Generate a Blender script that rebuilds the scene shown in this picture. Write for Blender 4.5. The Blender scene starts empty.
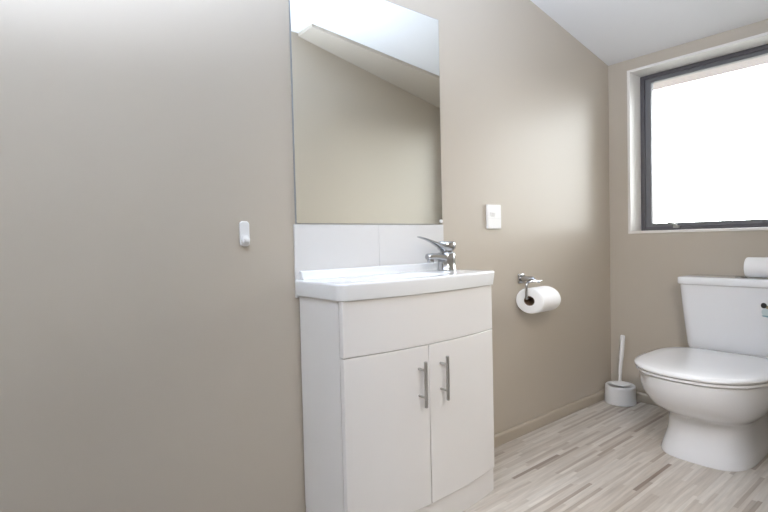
import bpy, bmesh, math, random
from math import pi, sin, cos, radians
from mathutils import Vector, Matrix

SC = bpy.context.scene
COL = SC.collection
random.seed(7)

# ------------------------------------------------------------------ camera
YAW, PITCH, ROLL = 0.682215, -0.0310295, -0.0237208
CAM = Vector((0.0, -1.5079, 1.0))
fw = Vector((sin(YAW) * cos(PITCH), cos(YAW) * cos(PITCH), sin(PITCH)))
r0 = Vector((cos(YAW), -sin(YAW), 0))
u0 = r0.cross(fw)
rr = r0 * cos(ROLL) + u0 * sin(ROLL)
uu = -r0 * sin(ROLL) + u0 * cos(ROLL)
cd = bpy.data.cameras.new('camera')
cam = bpy.data.objects.new('camera', cd)
COL.objects.link(cam)
m = Matrix((rr, uu, -fw)).transposed().to_4x4()
m.translation = CAM
cam.matrix_world = m
cd.sensor_width = 36
cd.lens = 496.31 / 768 * 36
cd.clip_start = 0.02
SC.camera = cam

# ------------------------------------------------------------------ light
SC.view_settings.view_transform = 'Standard'
SC.view_settings.look = 'None'
SC.view_settings.gamma = 1
SC.view_settings.use_curve_mapping = False
SC.view_settings.exposure = 0.0

w = bpy.data.worlds.new('overcast_sky')
SC.world = w
w.use_nodes = True
nt_ = w.node_tree
bg = nt_.nodes['Background']
bg.inputs[1].default_value = 11.0
tc_ = nt_.nodes.new('ShaderNodeTexCoord')
sp_ = nt_.nodes.new('ShaderNodeSeparateXYZ')
rp_ = nt_.nodes.new('ShaderNodeValToRGB')
nt_.links.new(tc_.outputs['Generated'], sp_.inputs[0])
nt_.links.new(sp_.outputs['Z'], rp_.inputs[0])
# sky made brighter towards +Y, added to light the wall opposite the mirror
mr_ = nt_.nodes.new('ShaderNodeMapRange')
mr_.inputs[1].default_value, mr_.inputs[2].default_value = -0.6, 0.8
mr_.inputs[3].default_value, mr_.inputs[4].default_value = 8.5, 31.0
nt_.links.new(sp_.outputs['Y'], mr_.inputs[0])
nt_.links.new(mr_.outputs[0], bg.inputs[1])
nt_.links.new(rp_.outputs[0], bg.inputs[0])
el_ = rp_.color_ramp.elements
el_[0].position, el_[0].color = 0.0, (0.10, 0.10, 0.095, 1)      # ground beyond the horizon (z <= 0)
el_[1].position, el_[1].color = 0.012, (0.97, 0.985, 1.0, 1)


def area(name, loc, target, sx, sy, power, color, portal=False, spread=180):
    l = bpy.data.lights.new(name, 'AREA')
    l.shape = 'RECTANGLE'
    l.size, l.size_y = sx, sy
    l.energy = power
    l.color = color
    l.spread = radians(spread)
    o = bpy.data.objects.new(name, l)
    COL.objects.link(o)
    o.location = loc
    o.rotation_euler = (Vector(target) - Vector(loc)).to_track_quat('-Z', 'Y').to_euler()
    if portal:
        l.cycles.is_portal = True
    return o


area('window_portal', (3.26, -0.64, 1.49), (0, -0.64, 1.49), 1.2, 1.1, 1, (1, 1, 1), portal=True)
# the photographer's flash, bounced off the ceiling from beside the camera
area('bounced_flash', (-0.30, -1.10, 1.32), (-0.12, -0.72, 2.35), 0.45, 0.45, 58, (0.66, 0.785, 1.0), spread=114)
area('added_ceiling_fill', (0.75, -1.15, 1.45), (1.40, -0.75, 2.30), 0.35, 0.35, 14, (0.66, 0.785, 1.0), spread=100)  # added fill, bounced off the sloped ceiling to brighten the upper right walls
area('added_doorway_fill', (0.60, -1.75, 1.70), (2.5, -0.60, 0.40), 0.60, 0.60, 10.0, (1.0, 0.94, 0.87), spread=112)  # added soft fill from the doorway, brightens the toilet and lower right

# ------------------------------------------------------------------ materials
def mat(name, col, rough=0.5, metal=0.0, spec=0.5, coat=0.0, bump=0.0, bscale=60, var=0.0, vscale=4):
    mt = bpy.data.materials.new(name)
    mt.use_nodes = True
    nt = mt.node_tree
    b = nt.nodes['Principled BSDF']
    b.inputs['Base Color'].default_value = (*col, 1)
    b.inputs['Roughness'].default_value = rough
    b.inputs['Metallic'].default_value = metal
    b.inputs['Specular IOR Level'].default_value = spec
    b.inputs['Coat Weight'].default_value = coat
    b.inputs['Coat Roughness'].default_value = 0.08
    tc = nt.nodes.new('ShaderNodeTexCoord')
    if bump:
        n = nt.nodes.new('ShaderNodeTexNoise')
        n.inputs['Scale'].default_value = bscale
        n.inputs['Detail'].default_value = 4
        nt.links.new(tc.outputs['Object'], n.inputs['Vector'])
        bp = nt.nodes.new('ShaderNodeBump')
        bp.inputs['Strength'].default_value = bump
        bp.inputs['Distance'].default_value = 0.002
        nt.links.new(n.outputs['Fac'], bp.inputs['Height'])
        nt.links.new(bp.outputs['Normal'], b.inputs['Normal'])
    if var:
        n = nt.nodes.new('ShaderNodeTexNoise')
        n.inputs['Scale'].default_value = vscale
        n.inputs['Detail'].default_value = 3
        nt.links.new(tc.outputs['Object'], n.inputs['Vector'])
        mx = nt.nodes.new('ShaderNodeMixRGB')
        mx.inputs[1].default_value = (*[c * (1 - var) for c in col], 1)
        mx.inputs[2].default_value = (*[min(1, c * (1 + var)) for c in col], 1)
        nt.links.new(n.outputs['Fac'], mx.inputs[0])
        nt.links.new(mx.outputs[0], b.inputs['Base Color'])
    return mt


PAINT = (0.50, 0.441, 0.364)
M_wall = mat('beige_semi_gloss_paint', PAINT, 0.38, spec=0.45, bump=0.05, bscale=90, var=0.015, vscale=2)
M_skirt = mat('beige_skirting_paint', (0.46, 0.40, 0.32), 0.35, bump=0.03, bscale=40, var=0.02)
M_ceil = mat('white_ceiling_paint', (0.80, 0.795, 0.79), 0.7, bump=0.04, bscale=80, var=0.01)
M_white = mat('white_lacquered_board', (0.79, 0.765, 0.74), 0.22, spec=0.5, bump=0.01, bscale=20, var=0.005)
M_ceramic = mat('white_vitreous_china', (0.80, 0.80, 0.81), 0.08, spec=0.5, coat=0.3, var=0.005)
M_basin = mat('white_basin_gloss', (0.80, 0.80, 0.795), 0.12, spec=0.5, coat=0.2, var=0.004)
M_plastic = mat('white_plastic', (0.84, 0.83, 0.82), 0.3, var=0.005)
M_seat = mat('white_seat_plastic', (0.82, 0.82, 0.825), 0.12, spec=0.5, coat=0.3, var=0.004)
M_tile = mat('white_glazed_tile', (0.715, 0.70, 0.685), 0.1, coat=0.2, var=0.005)
M_grout = mat('pale_grout', (0.70, 0.70, 0.69), 0.8, bump=0.1)
M_chrome = mat('chrome', (0.47, 0.475, 0.485), 0.20, metal=1, bump=0.01, bscale=30)
M_steel = mat('brushed_steel', (0.46, 0.45, 0.43), 0.38, metal=1, bump=0.05, bscale=200)
M_mirror = mat('mirror_silver', (0.90, 0.915, 0.89), 0.015, metal=1, var=0.002)
M_medge = mat('mirror_dark_edge', (0.30, 0.31, 0.31), 0.3, var=0.05)
M_paper = mat('white_tissue_paper', (0.88, 0.87, 0.86), 0.9, spec=0.1, bump=0.25, bscale=150, var=0.01)
M_core = mat('brown_cardboard', (0.23, 0.15, 0.095), 0.9, bump=0.1, var=0.1)
M_alu = mat('dark_grey_aluminium', (0.10, 0.095, 0.105), 0.4, spec=0.5, bump=0.02, bscale=200, var=0.03)
M_alu_l = mat('grey_aluminium_sash', (0.17, 0.17, 0.18), 0.4, spec=0.5, bump=0.02, bscale=200, var=0.03)
M_liner = mat('white_gloss_liner', (0.78, 0.75, 0.71), 0.3, bump=0.02, bscale=40, var=0.01)
M_black = mat('black_rubber', (0.015, 0.013, 0.012), 0.5, var=0.1)
M_bronze = mat('brown_print', (0.33, 0.23, 0.14), 0.5, var=0.1)
M_teal = mat('teal_print', (0.22, 0.36, 0.40), 0.5, var=0.1)
M_paleteal = mat('pale_blue_print', (0.52, 0.60, 0.60), 0.5, var=0.05)
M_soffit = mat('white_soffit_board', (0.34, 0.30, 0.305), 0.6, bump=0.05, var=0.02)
M_dark = mat('painted_gap_shade', (0.10, 0.095, 0.09), 0.7, var=0.05)


def glass_mat():
    mt = bpy.data.materials.new('clear_window_glass')
    mt.use_nodes = True
    nt = mt.node_tree
    nt.nodes.remove(nt.nodes['Principled BSDF'])
    out = nt.nodes['Material Output']
    t = nt.nodes.new('ShaderNodeBsdfTransparent')
    t.inputs[0].default_value = (0.97, 0.985, 0.98, 1)
    g = nt.nodes.new('ShaderNodeBsdfGlossy')
    g.inputs['Roughness'].default_value = 0.02
    f = nt.nodes.new('ShaderNodeFresnel')
    f.inputs[0].default_value = 1.45
    mx = nt.nodes.new('ShaderNodeMixShader')
    nt.links.new(f.outputs[0], mx.inputs[0])
    nt.links.new(t.outputs[0], mx.inputs[1])
    nt.links.new(g.outputs[0], mx.inputs[2])
    nt.links.new(mx.outputs[0], out.inputs[0])
    return mt


M_glass = glass_mat()


def floor_mat():
    mt = bpy.data.materials.new('strip_mosaic_wood_vinyl')
    mt.use_nodes = True
    nt = mt.node_tree
    N, L = nt.nodes, nt.links
    b = N['Principled BSDF']

    def math_(op, a, bb=None):
        n = N.new('ShaderNodeMath')
        n.operation = op
        for i, v in enumerate((a, bb)):
            if v is None:
                continue
            if isinstance(v, (int, float)):
                n.inputs[i].default_value = v
            else:
                L.new(v, n.inputs[i])
        return n.outputs[0]
    tc = N.new('ShaderNodeTexCoord')
    sx = N.new('ShaderNodeSeparateXYZ')
    L.new(tc.outputs['Object'], sx.inputs[0])
    v = math_('DIVIDE', sx.outputs['Y'], 0.0155)
    row = math_('FLOOR', v)
    wn = N.new('ShaderNodeTexWhiteNoise')
    wn.noise_dimensions = '1D'
    L.new(row, wn.inputs['W'])
    u = math_('ADD', math_('DIVIDE', sx.outputs['X'], 0.34), math_('MULTIPLY', wn.outputs['Value'], 13.7))
    cell = math_('FLOOR', u)
    cx = N.new('ShaderNodeCombineXYZ')
    L.new(cell, cx.inputs[0])
    L.new(row, cx.inputs[1])
    wn2 = N.new('ShaderNodeTexWhiteNoise')
    wn2.noise_dimensions = '2D'
    L.new(cx.outputs[0], wn2.inputs['Vector'])
    ramp = N.new('ShaderNodeValToRGB')
    e = ramp.color_ramp.elements
    e[0].position, e[0].color = 0.0, (0.28, 0.22, 0.18, 1)
    e[1].position, e[1].color = 1.0, (0.65, 0.60, 0.535, 1)
    for p, c in ((0.06, (0.42, 0.355, 0.295, 1)), (0.2, (0.52, 0.458, 0.393, 1)), (0.75, (0.60, 0.545, 0.48, 1))):
        q = e.new(p)
        q.color = c
    L.new(wn2.outputs['Value'], ramp.inputs[0])
    mp = N.new('ShaderNodeMapping')
    mp.inputs['Scale'].default_value = (4, 60, 1)
    L.new(tc.outputs['Object'], mp.inputs[0])
    ns = N.new('ShaderNodeTexNoise')
    ns.inputs['Scale'].default_value = 1.5
    ns.inputs['Detail'].default_value = 6
    L.new(mp.outputs[0], ns.inputs['Vector'])
    mr = N.new('ShaderNodeMapRange')
    mr.inputs[1].default_value, mr.inputs[2].default_value = 0.3, 0.7
    mr.inputs[3].default_value, mr.inputs[4].default_value = 0.86, 1.1
    L.new(ns.outputs['Fac'], mr.inputs[0])
    mx = N.new('ShaderNodeMixRGB')
    mx.blend_type = 'MULTIPLY'
    mx.inputs[0].default_value = 1
    L.new(ramp.outputs[0], mx.inputs[1])
    L.new(mr.outputs[0], mx.inputs[2])
    L.new(mx.outputs[0], b.inputs['Base Color'])
    b.inputs['Roughness'].default_value = 0.36
    b.inputs['Specular IOR Level'].default_value = 0.4
    return mt


M_floor = floor_mat()

# ------------------------------------------------------------------ mesh helpers
def box(bm, x0, x1, y0, y1, z0, z1):
    vs = [bm.verts.new((x, y, z)) for z in (z0, z1) for x, y in ((x0, y0), (x1, y0), (x1, y1), (x0, y1))]
    for f in ((3, 2, 1, 0), (4, 5, 6, 7), (0, 1, 5, 4), (1, 2, 6, 5), (2, 3, 7, 6), (3, 0, 4, 7)):
        bm.faces.new([vs[i] for i in f])
    return vs


def prism(bm, pts, axis, a, b):
    """extrude a 2-D outline along an axis: 'y' -> pts are (x, z); 'z' -> pts are (x, y); 'x' -> pts are (y, z)"""
    def P(p, t):
        return {'y': (p[0], t, p[1]), 'z': (p[0], p[1], t), 'x': (t, p[0], p[1])}[axis]
    A = [bm.verts.new(P(p, a)) for p in pts]
    B = [bm.verts.new(P(p, b)) for p in pts]
    n = len(pts)
    bm.faces.new(A[::-1])
    bm.faces.new(B)
    for i in range(n):
        bm.faces.new((A[i], A[(i + 1) % n], B[(i + 1) % n], B[i]))


def rings(bm, rs, cap0=True, cap1=True):
    """skin a list of rings (lists of points of equal length)"""
    V = [[bm.verts.new(p) for p in r] for r in rs]
    n = len(V[0])
    for a, b in zip(V, V[1:]):
        for i in range(n):
            bm.faces.new((a[i], a[(i + 1) % n], b[(i + 1) % n], b[i]))
    if cap0:
        bm.faces.new(V[0][::-1])
    if cap1:
        bm.faces.new(V[-1])


def lathe(bm, prof, c=(0, 0, 0), axis='z', n=40, cap0=True, cap1=True):
    rs = []
    for r, t in prof:
        ring = []
        for i in range(n):
            a = 2 * pi * i / n
            p = {'z': (r * cos(a), r * sin(a), t), 'x': (t, r * cos(a), r * sin(a)), 'y': (r * sin(a), t, r * cos(a))}[axis]
            ring.append((p[0] + c[0], p[1] + c[1], p[2] + c[2]))
        rs.append(ring)
    rings(bm, rs, cap0, cap1)


def tube(bm, path, rad, n=14):
    path = [Vector(p) for p in path]
    if not isinstance(rad, (list, tuple)):
        rad = [rad] * len(path)
    ref = None
    rs = []
    for i, p in enumerate(path):
        d = (path[min(i + 1, len(path) - 1)] - path[max(i - 1, 0)]).normalized()
        if ref is None:
            ref = d.orthogonal().normalized()
        ref = (ref - d * ref.dot(d)).normalized()
        s = d.cross(ref)
        rs.append([p + (ref * cos(2 * pi * k / n) + s * sin(2 * pi * k / n)) * rad[i] for k in range(n)])
    rings(bm, rs)


def smooth_path(pts, sub=6):
    pts = [Vector(p) for p in pts]
    out = []
    for i in range(len(pts) - 1):
        p0, p1, p2, p3 = pts[max(i - 1, 0)], pts[i], pts[i + 1], pts[min(i + 2, len(pts) - 1)]
        for k in range(sub):
            t = k / sub
            out.append(0.5 * ((2 * p1) + (p2 - p0) * t + (2 * p0 - 5 * p1 + 4 * p2 - p3) * t * t + (3 * p1 - p0 - 3 * p2 + p3) * t ** 3))
    out.append(pts[-1])
    return out


def build(name, bm, material, parent=None, smooth=True, bevel=0.0, origin=None, angle=40):
    bmesh.ops.recalc_face_normals(bm, faces=bm.faces)
    me = bpy.data.meshes.new(name)
    bm.to_mesh(me)
    bm.free()
    mats = material if isinstance(material, (list, tuple)) else [material]
    for x in mats:
        me.materials.append(x)
    o = bpy.data.objects.new(name, me)
    COL.objects.link(o)
    if parent is not None:
        o.parent = parent
        o.matrix_parent_inverse = Matrix.Translation(-parent.location)
    if origin is not None:
        me.transform(Matrix.Translation(-Vector(origin)))
        o.location = origin
    if smooth:
        for p in me.polygons:
            p.use_smooth = True
        me.set_sharp_from_angle(angle=radians(angle))
    if bevel:
        b = o.modifiers.new('bevel', 'BEVEL')
        b.width = bevel
        b.segments = 3
        b.limit_method = 'ANGLE'
        b.angle_limit = radians(35)
        b.harden_normals = False
    return o


def tag(o, label=None, cat=None, group=None, kind=None):
    for k, v in (('label', label), ('category', cat), ('group', group), ('kind', kind)):
        if v:
            o[k] = v
    return o


def thing(name, loc, label, cat, group=None, kind=None):
    o = bpy.data.objects.new(name, None)
    o.empty_display_size = 0.05
    COL.objects.link(o)
    o.location = loc
    return tag(o, label, cat, group, kind)


def struct(name, bm, material, smooth=False, bevel=0.0, label=None, cat=None):
    o = build(name, bm, material, None, smooth, bevel)
    o['kind'] = 'structure'
    if label:
        o['label'] = label
    if cat:
        o['category'] = cat
    return o


# ------------------------------------------------------------------ room shell
XB = 3.035           # window wall
XL = -1.0             # left end of the room
YC = -1.32            # wall opposite the mirror
RX = 1.625             # ridge where the flat ceiling starts to slope
ZF = 2.040            # ceiling height at the window wall
SL = 0.21


def ceil_z(x):
    return ZF + SL * (XB - max(x, RX))


ZR = ceil_z(RX)
YH = -3.0             # far wall of the hall behind the camera
bm = bmesh.new()
box(bm, XL - 0.1, XB + 0.1, YH - 0.1, 0.1, -0.06, 0)
struct('floor', bm, M_floor, label='pale strip-patterned wood vinyl floor', cat='floor')

T = 0.12
prof = [(XL, 0), (XB, 0), (XB, ceil_z(XB)), (RX, ZR), (XL, ZR)]
bm = bmesh.new()
prism(bm, prof, 'y', 0, T)
struct('wall_back', bm, M_wall, label='beige painted wall carrying the mirror and vanity', cat='wall')

# window opening in the window wall
WY0, WY1 = -1.17, -0.115
WZ0, WZ1 = 1.006, 1.977
WT = 0.25
bm = bmesh.new()
box(bm, XB, XB + WT, YC, 0.1, 0, WZ0)
box(bm, XB, XB + WT, YC, 0.1, WZ1, ZF + 0.05)
box(bm, XB, XB + WT, WY1, 0.1, WZ0, WZ1)
box(bm, XB, XB + WT, YC - 0.1, WY0, WZ0, WZ1)
box(bm, XB, XB + WT, YC - 0.1, YC, 0, WZ0)
box(bm, XB, XB + WT, YC - 0.1, YC, WZ1, ZF + 0.05)
struct('wall_right', bm, M_wall, label='beige wall with the window above the toilet', cat='wall')

# wall opposite the mirror, with the doorway the photo is taken through
DX0, DX1, DZ = -0.45, 1.48, 2.15
bm = bmesh.new()
prism(bm, [(DX1, 0), (XB, 0), (XB, ceil_z(XB)), (RX, ZR), (DX1, ZR)], 'y', YC - 0.1, YC)
box(bm, XL, DX0, YC - 0.1, YC, 0, ZR)
box(bm, DX0, DX1, YC - 0.1, YC, DZ, ZR)
struct('wall_front', bm, M_wall, label='beige wall opposite the mirror', cat='wall')
bm = bmesh.new()
box(bm, XL - 0.1, XL, YH, 0.1, 0, ZR)
struct('wall_left', bm, M_wall, label='beige wall at the left end', cat='wall')
bm = bmesh.new()
box(bm, XL - 0.1, 2.1, YH - 0.1, YH, 0, ZR)
box(bm, 2.0, 2.1, YH, YC - 0.1, 0, ZR)
struct('wall_hall', bm, M_wall, label='beige hall wall behind the camera', cat='wall')

bm = bmesh.new()
prism(bm, [(XL - 0.1, ZR), (RX, ZR), (XB + 0.02, ZF - SL * 0.02), (XB + 0.02, ZF + 0.2), (RX, ZR + 0.2), (XL - 0.1, ZR + 0.2)],
      'y', YC - 0.1, 0.12)
box(bm, XL - 0.1, 2.1, YH - 0.1, YC - 0.1, ZR, ZR + 0.2)
struct('ceiling', bm, M_ceil, label='white ceiling sloping down to the window wall', cat='ceiling')

# boxed beam along the wall opposite the mirror, seen in the mirror
bm = bmesh.new()
d = 0.02
q = [(RX, YC), (XB, YC), (XB, -0.875), (RX, -1.15)]
rings(bm, [[(x, y, ceil_z(x) - d) for x, y in q], [(x, y, ceil_z(x) + 0.02) for x, y in q]])
struct('trim_1', bm, M_wall, label='sloping boxed beam below the ceiling, seen in the mirror', cat='beam')

# skirting boards
def skirting(name, pts2, axis, a, b, lab):
    bm = bmesh.new()
    prism(bm, pts2, axis, a, b)
    struct(name, bm, M_skirt, bevel=0.003, label=lab, cat='skirting')


H = 0.056
skirting('baseboard_back', [(0, 0), (-0.016, 0), (-0.016, H - 0.006), (-0.011, H), (0, H)], 'x', 1.56, XB - 0.016, 'beige skirting board under the mirror wall')
skirting('baseboard_right', [(XB, 0), (XB - 0.016, 0), (XB - 0.016, H - 0.006), (XB - 0.011, H), (XB, H)], 'y', YC, 0.0, 'beige skirting board under the window wall')
skirting('baseboard_left', [(0, 0), (-0.016, 0), (-0.016, H - 0.006), (-0.011, H), (0, H)], 'x', XL, 0.83, 'beige skirting board left of the vanity')

# ------------------------------------------------------------------ window
win = thing('window_1', (XB + 0.16, (WY0 + WY1) / 2, WZ0), 'dark grey aluminium window above the toilet', 'window', kind='structure')
FX = 3.168
# white timber reveal lining, its front edge standing a little proud of the wall
bm = bmesh.new()
lt = 0.016
x0, x1 = XB - 0.006, FX + 0.07
box(bm, x0, x1, WY1 - lt, WY1, WZ0, WZ1)
box(bm, x0, x1, WY0, WY0 + lt, WZ0, WZ1)
box(bm, x0, x1, WY0 + lt, WY1 - lt, WZ0, WZ0 + lt)
box(bm, x0, x1, WY0 + lt, WY1 - lt, WZ1 - lt, WZ1)
o = build('reveal_lining', bm, M_liner, win, smooth=False, bevel=0.002)
o['label'] = 'white painted timber lining'


def rect_frame(name, xa, xb, y0, y1, z0, z1, wd, material, parent, bev=0.003, wb=None, wt=None):
    wb = wb or wd
    wt = wt or wd
    bm = bmesh.new()
    box(bm, xa, xb, y0, y0 + wd, z0, z1)
    box(bm, xa, xb, y1 - wd, y1, z0, z1)
    box(bm, xa, xb, y0 + wd, y1 - wd, z0, z0 + wb)
    box(bm, xa, xb, y0 + wd, y1 - wd, z1 - wt, z1)
    return build(name, bm, material, parent, smooth=False, bevel=bev)


iy0, iy1, iz0, iz1 = WY0 + lt, WY1 - lt, WZ0 + lt, WZ1 - lt
fr = rect_frame('frame', FX, FX + 0.065, iy0, iy1, iz0, iz1, 0.024, M_alu, win)
sa = rect_frame('sash', FX + 0.012, FX + 0.05, iy0 + 0.022, iy1 - 0.022, iz0 + 0.022, iz1 - 0.020, 0.036, M_alu_l, win, wt=0.024, wb=0.022)
bm = bmesh.new()
box(bm, FX + 0.03, FX + 0.034, iy0 + 0.05, iy1 - 0.05, iz0 + 0.038, iz1 - 0.036)
build('glass_pane', bm, M_glass, win, smooth=False)
bm = bmesh.new()
cy = -0.333
box(bm, FX - 0.012, FX + 0.014, cy - 0.016, cy + 0.016, iz0 + 0.012, iz0 + 0.026)
tube(bm, smooth_path([(FX - 0.004, cy - 0.004, iz0 + 0.018), (FX - 0.014, cy + 0.01, iz0 + 0.034), (FX - 0.016, cy + 0.04, iz0 + 0.046)]), [0.007] * 12 + [0.005])
o = build('catch', bm, M_steel, win, bevel=0.001)
o['label'] = 'small grey window catch'

# eave outside, whose soffit shows through the top of the glass
bm = bmesh.new()
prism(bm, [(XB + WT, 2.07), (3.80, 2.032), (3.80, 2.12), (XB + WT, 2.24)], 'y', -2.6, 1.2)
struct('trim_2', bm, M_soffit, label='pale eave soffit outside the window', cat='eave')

# ------------------------------------------------------------------ mirror and splashback
mir = thing('wall_mirror', (1.193, 0, 1.062), 'frameless rectangular mirror on the wall above the vanity basin', 'mirror')
bm = bmesh.new()
MX0, MX1, MZ0, MZ1 = 0.837, 1.550, 1.064, 1.934
box(bm, MX0, MX1, -0.0050, 0, MZ0, MZ1)
o = build('mirror_edge', bm, M_medge, mir, smooth=False)
o['label'] = 'dark ground edge of the glass'
bm = bmesh.new()
box(bm, MX0 + 0.003, MX1 - 0.002, -0.0062, -0.0051, MZ0 + 0.002, MZ1 - 0.002)
build('mirror_glass', bm, M_mirror, mir, smooth=False)
bm = bmesh.new()
lathe(bm, [(0.008, -0.0063), (0.008, -0.009), (0.005, -0.011)], (1.540, 0, 1.077), 'y', 20)
o = build('mirror_clip', bm, M_plastic, mir)
o['label'] = 'small white plastic clip at the lower corner'

TZ0, TZ1 = 0.812, 1.062
for xa, xb, lab in ((0.829, 1.1957, 'white glazed splashback tile on the left, behind the basin'),
                    (1.1963, 1.553, 'white glazed splashback tile on the right, behind the tap')):
    bm = bmesh.new()
    box(bm, xa, xb, -0.008, 0, TZ0, TZ1)
    o = build('splashback_tile', bm, M_tile, None, smooth=False, bevel=0.0015, origin=((xa + xb) / 2, 0, TZ0))
    tag(o, lab, 'tile', 'splashback tiles')

# ------------------------------------------------------------------ vanity cabinet
VX0, VX1, VXC = 0.840, 1.546, 1.168
VH = (VX1 - VX0) / 2
VM = (VX0 + VX1) / 2
YE, BOW = -0.268, 0.032


def bow(x, off=0.0):
    t = (x - VM) / VH
    return YE - BOW * max(0, 1 - t * t) - off


van = thing('vanity_cabinet', (VM, 0, 0), 'white bow-fronted two-door vanity cabinet standing under the mirror', 'cabinet')
bm = bmesh.new()
xs = [VX0 + 0.0 + (VX1 - VX0) * i / 24 for i in range(25)]
prism(bm, [(VX0, -0.010)] + [(x, bow(x, -0.022)) for x in xs] + [(VX1, -0.010)], 'z', 0.0925, 0.819)
build('carcass', bm, M_white, van, angle=50)


def bow_panel(name, xa, xb, z0, z1, parent, bev=0.0025, th=0.02, edge_l=False, edge_r=False):
    bm = bmesh.new()
    X = [xa + (xb - xa) * i / 20 for i in range(21)]
    prism(bm, [(x, bow(x)) for x in X] + [(x, bow(x, -th)) for x in reversed(X)], 'z', z0, z1)
    return build(name, bm, M_white, parent, bevel=bev, angle=50)


bow_panel('front_panel', VX0, VX1, 0.6445, 0.819, van)
doors = []
for xa, xb in ((VX0, VXC - 0.0013), (VXC + 0.0013, VX1)):
    doors.append(bow_panel('door', xa, xb, 0.094, 0.6425, van))
bm = bmesh.new()
X = [VX0 + 0.012 + (VX1 - VX0 - 0.024) * i / 20 for i in range(21)]
prism(bm, [(VX0 + 0.0, -0.010)] + [(VX0, YE + 0.006)] + [(x, bow(x, -0.006)) for x in X] + [(VX1, YE + 0.006), (VX1, -0.010)], 'z', 0.0, 0.0925)
o = build('kickboard', bm, M_white, van, bevel=0.002, angle=50)
# dark strip painted in as the shade behind the door gap
bm = bmesh.new()
box(bm, VXC - 0.006, VXC + 0.006, bow(VXC, -0.0195), bow(VXC, -0.0185), 0.094, 0.6455)
o = build('gap_shadow_strip', bm, M_dark, van, smooth=False)
o['label'] = 'dark strip painted as shade between the two doors'
for dr, hx, zt, zb in ((doors[0], 1.120, 0.599, 0.446), (doors[1], 1.222, 0.602, 0.449)):
    bm = bmesh.new()
    yb = bow(hx) - 0.034
    lathe(bm, [(0.0045, zb), (0.006, zb + 0.0015), (0.006, zt - 0.0015), (0.0045, zt)], (hx, yb, 0), 'z', 20)
    for z in (zb + 0.033, zt - 0.030):
        lathe(bm, [(0.0042, yb), (0.0042, bow(hx))], (hx, 0, z), 'y', 14)
    h = build('handle', bm, M_steel, None)
    h.parent = dr
    h['label'] = 'brushed steel bar handle'

# ------------------------------------------------------------------ basin
bas = thing('vanity_basin', (VM, 0, 0.819), 'white bow-fronted basin top covering the vanity cabinet', 'basin')
BX0, BX1 = 0.826, 1.560


def basin_outline(off):
    """plan outline, counter-clockwise from back left, pulled in by off"""
    r = 0.035
    x0, x1 = BX0 + off, BX1 - off
    pts = [(x0, -0.0085)]

    def fy(x):
        return bow(x) - 0.013 + off
    # left front corner
    yl = fy(x0 + r)
    for i in range(9):
        a = pi + (pi / 2) * i / 8
        pts.append((x0 + r + r * cos(a), yl + r + r * sin(a)))
    n = 30
    for i in range(1, n):
        x = x0 + r + (x1 - x0 - 2 * r) * i / n
        pts.append((x, fy(x)))
    r2 = 0.02
    yr = fy(x1 - r)
    for i in range(9):
        a = 1.5 * pi + (pi / 2) * i / 8
        pts.append((x1 - r2 + r2 * cos(a) - (r - r2) * (1 - i / 8) * 0, yr + r2 + r2 * sin(a)))
    pts.append((x1, -0.0085))
    return pts


ZD = 0.873
bm = bmesh.new()
prof = [(0.010, 0.819), (0.0065, 0.820), (0.001, ZD - 0.008), (0.0022, ZD - 0.003), (0.006, ZD - 0.0005), (0.010, ZD)]
rs = [[(x, y, z) for x, y in basin_outline(off)] for off, z in prof]
# inner part: blend to an elliptical bowl
n = len(rs[-1])
bcx, bcy, bax, bay = 1.13, -0.165, 0.235, 0.105
base = rs[-1]
ang = []
for (x, y, z) in base:
    ang.append(math.atan2((y - bcy) / bay, (x - bcx) / bax))


def bowl_ring(s, z):
    out = []
    for a in ang:
        e = 2 / 2.6
        c_, s_ = cos(a), sin(a)
        out.append((bcx + bax * s * math.copysign(abs(c_) ** e, c_), bcy + bay * s * math.copysign(abs(s_) ** e, s_), z))
    return out


rs.append(bowl_ring(1.06, ZD))
rs.append(bowl_ring(1.02, ZD - 0.002))
rs.append(bowl_ring(0.97, ZD - 0.014))
rs.append(bowl_ring(0.86, ZD - 0.028))
rs.append(bowl_ring(0.55, ZD - 0.040))
rs.append(bowl_ring(0.15, ZD - 0.044))
rings(bm, rs)
build('basin_top', bm, M_basin, bas, angle=60)
# upstand along the back
bm = bmesh.new()
prism(bm, [(-0.0085, ZD - 0.004), (-0.040, ZD - 0.001), (-0.030, ZD + 0.008), (-0.026, ZD + 0.024), (-0.021, ZD + 0.030), (-0.0085, ZD + 0.030)], 'x', BX0 + 0.016, BX1 - 0.02)
build('upstand', bm, M_basin, bas, bevel=0.004, angle=60)
bm = bmesh.new()
lathe(bm, [(0.022, ZD - 0.0435), (0.022, ZD - 0.041), (0.012, ZD - 0.040)], (bcx, bcy, 0), 'z', 28)
o = build('waste', bm, M_chrome, bas)
o['label'] = 'chrome waste in the bowl'

# ------------------------------------------------------------------ tap
TX, TY = 1.487, -0.085
tap = thing('basin_mixer_tap', (TX, TY, ZD), 'chrome single-lever mixer tap on the right end of the basin', 'tap')
bm = bmesh.new()
lathe(bm, [(0.040, ZD + 0.0007), (0.040, ZD + 0.004), (0.0375, ZD + 0.007), (0.0360, ZD + 0.035), (0.0375, ZD + 0.062), (0.034, ZD + 0.072), (0.027, ZD + 0.075)], (TX, TY, 0), 'z', 36)
build('body', bm, M_chrome, tap, angle=50)
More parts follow.
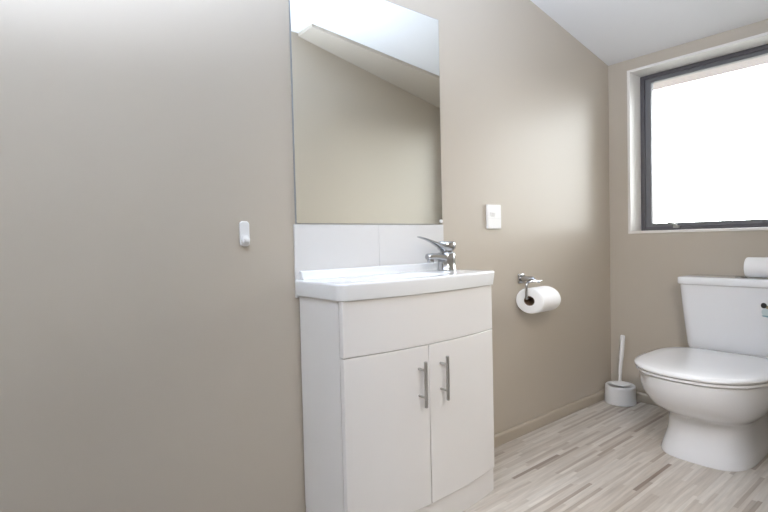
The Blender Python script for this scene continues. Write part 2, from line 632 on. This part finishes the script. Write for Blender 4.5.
# spout: flattened arm rising slightly then out to the left
bm = bmesh.new()
rs = []
for (dx, z, hw, hh) in ((0.010, 0.048, 0.030, 0.022), (-0.03, 0.052, 0.0275, 0.018), (-0.062, 0.057, 0.023, 0.0135), (-0.09, 0.059, 0.0195, 0.0125),
                        (-0.104, 0.058, 0.0165, 0.0125), (-0.110, 0.057, 0.012, 0.009)):
    rs.append([(TX + dx, TY + hw * math.copysign(abs(cos(a)) ** 0.7, cos(a)), ZD + z + hh * math.copysign(abs(sin(a)) ** 0.7, sin(a))) for a in [2 * pi * i / 24 for i in range(24)]])
rings(bm, rs)
lathe(bm, [(0.0125, 0.034), (0.0135, 0.040), (0.0135, 0.055)], (TX - 0.092, TY, ZD), 'z', 24)
build('spout', bm, M_chrome, tap, angle=50)
bm = bmesh.new()
lathe(bm, [(0.027, 0.075), (0.028, 0.079), (0.036, 0.086), (0.0390, 0.092), (0.0390, 0.110), (0.036, 0.116), (0.030, 0.118)], (TX, TY, ZD), 'z', 36)
rs = []
for (dx, z, hw, hh) in ((-0.015, 0.098, 0.022, 0.014), (-0.045, 0.103, 0.018, 0.011), (-0.075, 0.115, 0.0145, 0.007), (-0.11, 0.127, 0.0130, 0.0045), (-0.150, 0.137, 0.0115, 0.003), (-0.156, 0.1382, 0.008, 0.002)):
    rs.append([(TX + dx, TY + hw * cos(a), ZD + z + hh * sin(a)) for a in [2 * pi * i / 20 for i in range(20)]])
rings(bm, rs)
build('lever', bm, M_chrome, tap, angle=50)

# ------------------------------------------------------------------ switch and hook on the wall
sw = thing('light_switch', (1.896, 0, 1.10), 'white rectangular light switch on the wall to the right of the mirror', 'switch')
bm = bmesh.new()
box(bm, 1.845, 1.947, -0.012, 0, 1.043, 1.158)
build('plate', bm, M_plastic, sw, bevel=0.004)
bm = bmesh.new()
rs = []
vs = [(1.878, -0.0125), (1.934, -0.0125)]
prism(bm, [(-0.0118, 1.102), (-0.0135, 1.103), (-0.0165, 1.121), (-0.0118, 1.123)], 'x', 1.866, 1.896)
build('rocker', bm, M_plastic, sw, bevel=0.0015)
bm = bmesh.new()
box(bm, 1.849, 1.943, -0.0124, -0.0118, 1.0925, 1.0937)
o = build('groove', bm, M_grout, sw, smooth=False)

hk = thing('adhesive_wall_hook', (0.653, 0, 0.992), 'small white plastic adhesive hook on the wall left of the mirror', 'hook')


def rrect(x0, x1, z0, z1, r, n=6):
    pts = []
    for cx_, cz_, a0 in ((x1 - r, z1 - r, 0), (x0 + r, z1 - r, pi / 2), (x0 + r, z0 + r, pi), (x1 - r, z0 + r, 1.5 * pi)):
        for i in range(n + 1):
            a = a0 + pi / 2 * i / n
            pts.append((cx_ + r * cos(a), cz_ + r * sin(a)))
    return pts


bm = bmesh.new()
prism(bm, rrect(0.637, 0.669, 0.992, 1.072, 0.011), 'y', -0.007, 0)
build('base', bm, M_plastic, hk, bevel=0.002)
bm = bmesh.new()
path = smooth_path([(0.654, -0.006, 1.026), (0.654, -0.010, 1.012), (0.654, -0.014, 1.006), (0.654, -0.018, 1.008), (0.654, -0.019, 1.016)], 5)
rs = []
for i, p in enumerate(path):
    d = (path[min(i + 1, len(path) - 1)] - path[max(i - 1, 0)]).normalized()
    nrm = Vector((0, d.z, -d.y))
    rs.append([p + Vector((0.010 * cos(a), 0, 0)) + nrm * 0.0032 * sin(a) for a in [2 * pi * k / 14 for k in range(14)]])
rings(bm, rs)
build('hook', bm, M_plastic, hk)

# ------------------------------------------------------------------ toilet roll and holder
RXa, RXb, RY, RZ, RR, RC = 2.053, 2.205, -0.088, 0.691, 0.0625, 0.022
hd = thing('toilet_roll_holder', (2.09, 0, 0.79), 'chrome toilet roll holder fixed to the wall beside the vanity', 'toilet roll holder')
bm = bmesh.new()
box(bm, 2.082, 2.130, -0.012, 0, 0.768, 0.818)
rose = build('rosette', bm, M_chrome, hd, bevel=0.006)
bm = bmesh.new()
lathe(bm, [(0.015, -0.012), (0.013, -0.03), (0.013, -0.075), (0.009, -0.082)], (2.106, 0, 0.793), 'y', 24)
build('post', bm, M_chrome, hd)
bm = bmesh.new()
tube(bm, smooth_path([(2.032, RY, RZ + 0.02), (2.032, RY, 0.755), (2.038, RY, 0.776), (2.055, RY, 0.783), (2.10, RY, 0.785), (2.12, RY - 0.0, 0.782), (2.14, RY, 0.776)], 6), 0.0065, 14)
build('arm', bm, M_chrome, hd)
bm = bmesh.new()
tube(bm, smooth_path([(2.030, RY, RZ + 0.03), (2.030, RY, RZ + 0.016), (2.036, RY, RZ + 0.0115), (2.06, RY, RZ + 0.011), (RXb - 0.01, RY, RZ + 0.011)], 6), 0.0055, 12)
build('spindle', bm, M_chrome, hd)
bm = bmesh.new()
# flat cover flap over the roll's top
prism(bm, [(RY + 0.035, 0.772), (RY + 0.030, 0.779), (RY - 0.018, 0.788), (RY - 0.020, 0.785), (RY + 0.028, 0.775)], 'x', 2.062, 2.138)
build('cover', bm, M_chrome, hd, bevel=0.001)


def roll(name, label, c, length, R, rc, axis, group, ysc=1.0):
    t = thing(name, c, label, 'toilet roll', group)
    h = length / 2
    bm = bmesh.new()
    prof = [(rc + 0.0015, -h), (R - 0.007, -h), (R - 0.003, -h + 0.0015), (R - 0.0008, -h + 0.004), (R, -h + 0.009), (R, h - 0.009), (R - 0.0008, h - 0.004), (R - 0.003, h - 0.0015), (R - 0.007, h), (rc + 0.0015, h)]
    lathe(bm, prof + [prof[0]], c, axis, 56, False, False)
    bmesh.ops.scale(bm, vec=(1, ysc, 1), space=Matrix.Translation(-Vector(c)), verts=bm.verts)
    build('paper', bm, M_paper, t, angle=50)
    bm = bmesh.new()
    prof = [(rc + 0.0015, -h + 0.001), (rc + 0.0015, h - 0.001), (rc, h - 0.001), (rc, -h + 0.001)]
    lathe(bm, prof + [prof[0]], c, axis, 40, False, False)
    bmesh.ops.scale(bm, vec=(1, ysc, 1), space=Matrix.Translation(-Vector(c)), verts=bm.verts)
    o = build('cardboard_core', bm, M_core, t, angle=30)
    o['label'] = 'brown cardboard core'
    return t


roll('toilet_roll', 'white toilet roll hanging on the chrome wall holder', ((RXa + RXb) / 2, RY, RZ), RXb - RXa, RR, RC, 'x', None, 1.28)

# ------------------------------------------------------------------ toilet
TCY = -0.692
toi = thing('toilet', (2.70, TCY, 0), 'white ceramic close-coupled toilet with its lid closed, under the window', 'toilet')


def oval(xf, xb, xm, hw, nf, nb, z, n=72, cy=TCY):
    """plan ring: front half superellipse from xm to xf, back half from xm to xb"""
    out = []
    for i in range(n):
        a = 2 * pi * i / n
        c_, s_ = cos(a), sin(a)
        if c_ < 0:
            e = 2 / nf
            ax = xm - xf
        else:
            e = 2 / nb
            ax = xb - xm
        out.append((xm + ax * math.copysign(abs(c_) ** e, c_), cy + hw * math.copysign(abs(s_) ** e, s_), z))
    return out


bm = bmesh.new()
P = [  # xf, xb, xm, hw, nf, nb, z
    (2.372, 2.95, 2.62, 0.182, 3.3, 4, 0.000),
    (2.370, 2.95, 2.62, 0.184, 3.3, 4, 0.010),
    (2.388, 2.95, 2.62, 0.175, 3.2, 4, 0.045),
    (2.406, 2.96, 2.62, 0.164, 3.0, 4, 0.100),
    (2.420, 2.97, 2.62, 0.160, 3.2, 4, 0.145),
    (2.418, 2.98, 2.62, 0.160, 3.0, 4, 0.168),
    (2.398, 2.99, 2.60, 0.172, 2.8, 4, 0.186),
    (2.350, 3.00, 2.58, 0.196, 2.6, 4, 0.206),
    (2.298, 3.005, 2.56, 0.223, 2.5, 4, 0.240),
    (2.262, 3.008, 2.54, 0.242, 2.45, 4, 0.285),
    (2.240, 3.01, 2.53, 0.251, 2.4, 4, 0.330),
    (2.230, 3.01, 2.53, 0.254, 2.35, 4.5, 0.362),
    (2.227, 3.01, 2.53, 0.255, 2.35, 5, 0.378),
    (2.235, 3.008, 2.53, 0.250, 2.35, 5, 0.384),
]
rings(bm, [oval(*p) for p in P])
build('pan', bm, M_ceramic, toi, angle=60)
bm = bmesh.new()
for_seat = [(2.226, 2.79, 2.50, 0.256, 2.35, 4, 0.3845), (2.218, 2.795, 2.50, 0.262, 2.35, 4, 0.388), (2.218, 2.795, 2.50, 0.262, 2.35, 4, 0.397), (2.226, 2.79, 2.50, 0.256, 2.35, 4, 0.4005)]
rings(bm, [oval(*p) for p in for_seat])
build('seat', bm, M_seat, toi, angle=60)
bm = bmesh.new()
lid = [(2.222, 2.795, 2.50, 0.260, 2.35, 4, 0.4015), (2.210, 2.80, 2.50, 0.265, 2.35, 4, 0.404), (2.208, 2.80, 2.50, 0.267, 2.35, 4, 0.411), (2.212, 2.798, 2.50, 0.265, 2.35, 4, 0.417),
       (2.236, 2.79, 2.50, 0.246, 2.35, 4, 0.4215), (2.30, 2.76, 2.50, 0.195, 2.35, 3.5, 0.4245), (2.40, 2.65, 2.50, 0.09, 2.2, 3, 0.4258)]
rings(bm, [oval(*p) for p in lid])
build('lid', bm, M_seat, toi, angle=60)
for s in (-1, 1):
    bm = bmesh.new()
    lathe(bm, [(0.014, -0.03), (0.015, -0.028), (0.015, 0.028), (0.014, 0.03)], (2.80, TCY + s * 0.10, 0.4), 'y', 20)
    build('hinge', bm, M_seat, toi)


def rrect_plan(x0, x1, hw, r, z, cy=TCY):
    return [(x, y, z) for x, y in rrect(x0, x1, cy - hw, cy + hw, r, 7)]


bm = bmesh.new()
CB = [(2.845, 3.0, 0.182, 0.045, 0.384), (2.835, 3.01, 0.192, 0.045, 0.40), (2.828, 3.02, 0.198, 0.045, 0.43), (2.814, 3.025, 0.210, 0.04, 0.58), (2.804, 3.028, 0.220, 0.036, 0.730), (2.804, 3.028, 0.220, 0.036, 0.738)]
rings(bm, [rrect_plan(*c) for c in CB])
cis = build('cistern', bm, M_ceramic, toi, angle=60)
bm = bmesh.new()
CL = [(2.802, 3.030, 0.220, 0.03, 0.7385), (2.796, 3.031, 0.226, 0.03, 0.742), (2.794, 3.031, 0.227, 0.03, 0.748), (2.794, 3.031, 0.227, 0.03, 0.773), (2.797, 3.030, 0.224, 0.03, 0.7755), (2.803, 3.028, 0.218, 0.028, 0.777)]
rings(bm, [rrect_plan(*c) for c in CL])
build('cistern_lid', bm, M_ceramic, toi, angle=60)
bm = bmesh.new()
lathe(bm, [(0.024, 0.7771), (0.024, 0.781), (0.020, 0.7835), (0.004, 0.784)], (2.90, -0.722, 0), 'z', 32)
o = build('flush_button', bm, M_chrome, toi)
o['label'] = 'chrome flush button'


# small printed sticker on the cistern front (partly cut by the frame)
def cis_x(z):
    for (a, b) in zip(CB, CB[1:]):
        if a[4] <= z <= b[4]:
            t = (z - a[4]) / (b[4] - a[4])
            return a[0] + (b[0] - a[0]) * t
    return CB[-1][0]


def decal(name, pts, material, lift, label):
    bm = bmesh.new()
    A = [bm.verts.new((cis_x(z) - lift, y, z)) for y, z in pts]
    B = [bm.verts.new((cis_x(z) - lift + 0.0006, y, z)) for y, z in pts]
    k = len(pts)
    bm.faces.new(A)
    bm.faces.new(B[::-1])
    for i in range(k):
        bm.faces.new((A[i], B[i], B[(i + 1) % k], A[(i + 1) % k]))
    o = build(name, bm, material, None, smooth=False)
    o.parent = cis
    o['label'] = label


def circ(cy_, cz_, ry, rz, a0=0, a1=2 * pi, k=24):
    return [(cy_ + ry * cos(a0 + (a1 - a0) * i / k), cz_ + rz * sin(a0 + (a1 - a0) * i / k)) for i in range(k + (0 if a1 - a0 > 6.2 else 1))]


decal('emblem_backing', circ(-0.862, 0.626, 0.036, 0.028), M_paleteal, 0.0010, 'pale blue sticker backing')
decal('emblem_bar', [(-0.832, 0.657), (-0.868, 0.657), (-0.868, 0.640), (-0.846, 0.643)], M_bronze, 0.0022, 'brown print on the sticker')
decal('emblem_dot', circ(-0.836, 0.657, 0.0115, 0.013), M_black, 0.0030, 'black dot on the sticker')
decal('emblem_band', [(-0.826, 0.6105), (-0.90, 0.6105), (-0.90, 0.6035), (-0.832, 0.6045)], M_teal, 0.0022, 'teal band on the sticker')

# spare roll lying on the cistern
roll('toilet_roll', 'spare white toilet roll lying on top of the toilet cistern', (2.915, -0.815, 0.7770 + 0.0505), 0.150, 0.049, 0.02, 'y', None)

# ------------------------------------------------------------------ toilet brush
bx, by = 2.935, -0.104
ho = thing('brush_holder', (bx, by, 0), 'white round toilet brush holder on the floor in the corner', 'brush holder')
bm = bmesh.new()
prof = [(0.082, 0.0), (0.087, 0.003), (0.086, 0.02), (0.0835, 0.095), (0.082, 0.104), (0.078, 0.108), (0.072, 0.106), (0.068, 0.098), (0.066, 0.02), (0.05, 0.008)]
lathe(bm, prof, (bx, by, 0), 'z', 48)
build('pot', bm, M_plastic, ho, angle=50)
br = thing('toilet_brush', (bx, by, 0.012), 'white toilet brush standing upright in its round holder', 'brush')
bm = bmesh.new()
path = [Vector((bx + 0.000, by + 0.002, 0.10)), Vector((bx + 0.004, by + 0.000, 0.20)), Vector((bx + 0.012, by - 0.006, 0.31)), Vector((bx + 0.016, by - 0.010, 0.402))]
tube(bm, smooth_path(path, 6), [0.0085] * 5 + [0.010] * 5 + [0.0125] * 6 + [0.0135] * 2 + [0.011], 18)
build('handle', bm, M_plastic, br)
bm = bmesh.new()
lathe(bm, [(0.030, 0.109), (0.052, 0.111), (0.052, 0.115), (0.022, 0.121), (0.010, 0.130)], (bx, by, 0), 'z', 36)
build('collar', bm, M_plastic, br, angle=50)
bm = bmesh.new()
lathe(bm, [(0.012, 0.096), (0.028, 0.088), (0.036, 0.07), (0.037, 0.04), (0.030, 0.018), (0.012, 0.012)], (bx, by, 0), 'z', 30)
build('bristle_head', bm, mat('white_bristles', (0.75, 0.75, 0.74), 0.8, bump=0.8, bscale=250), br)
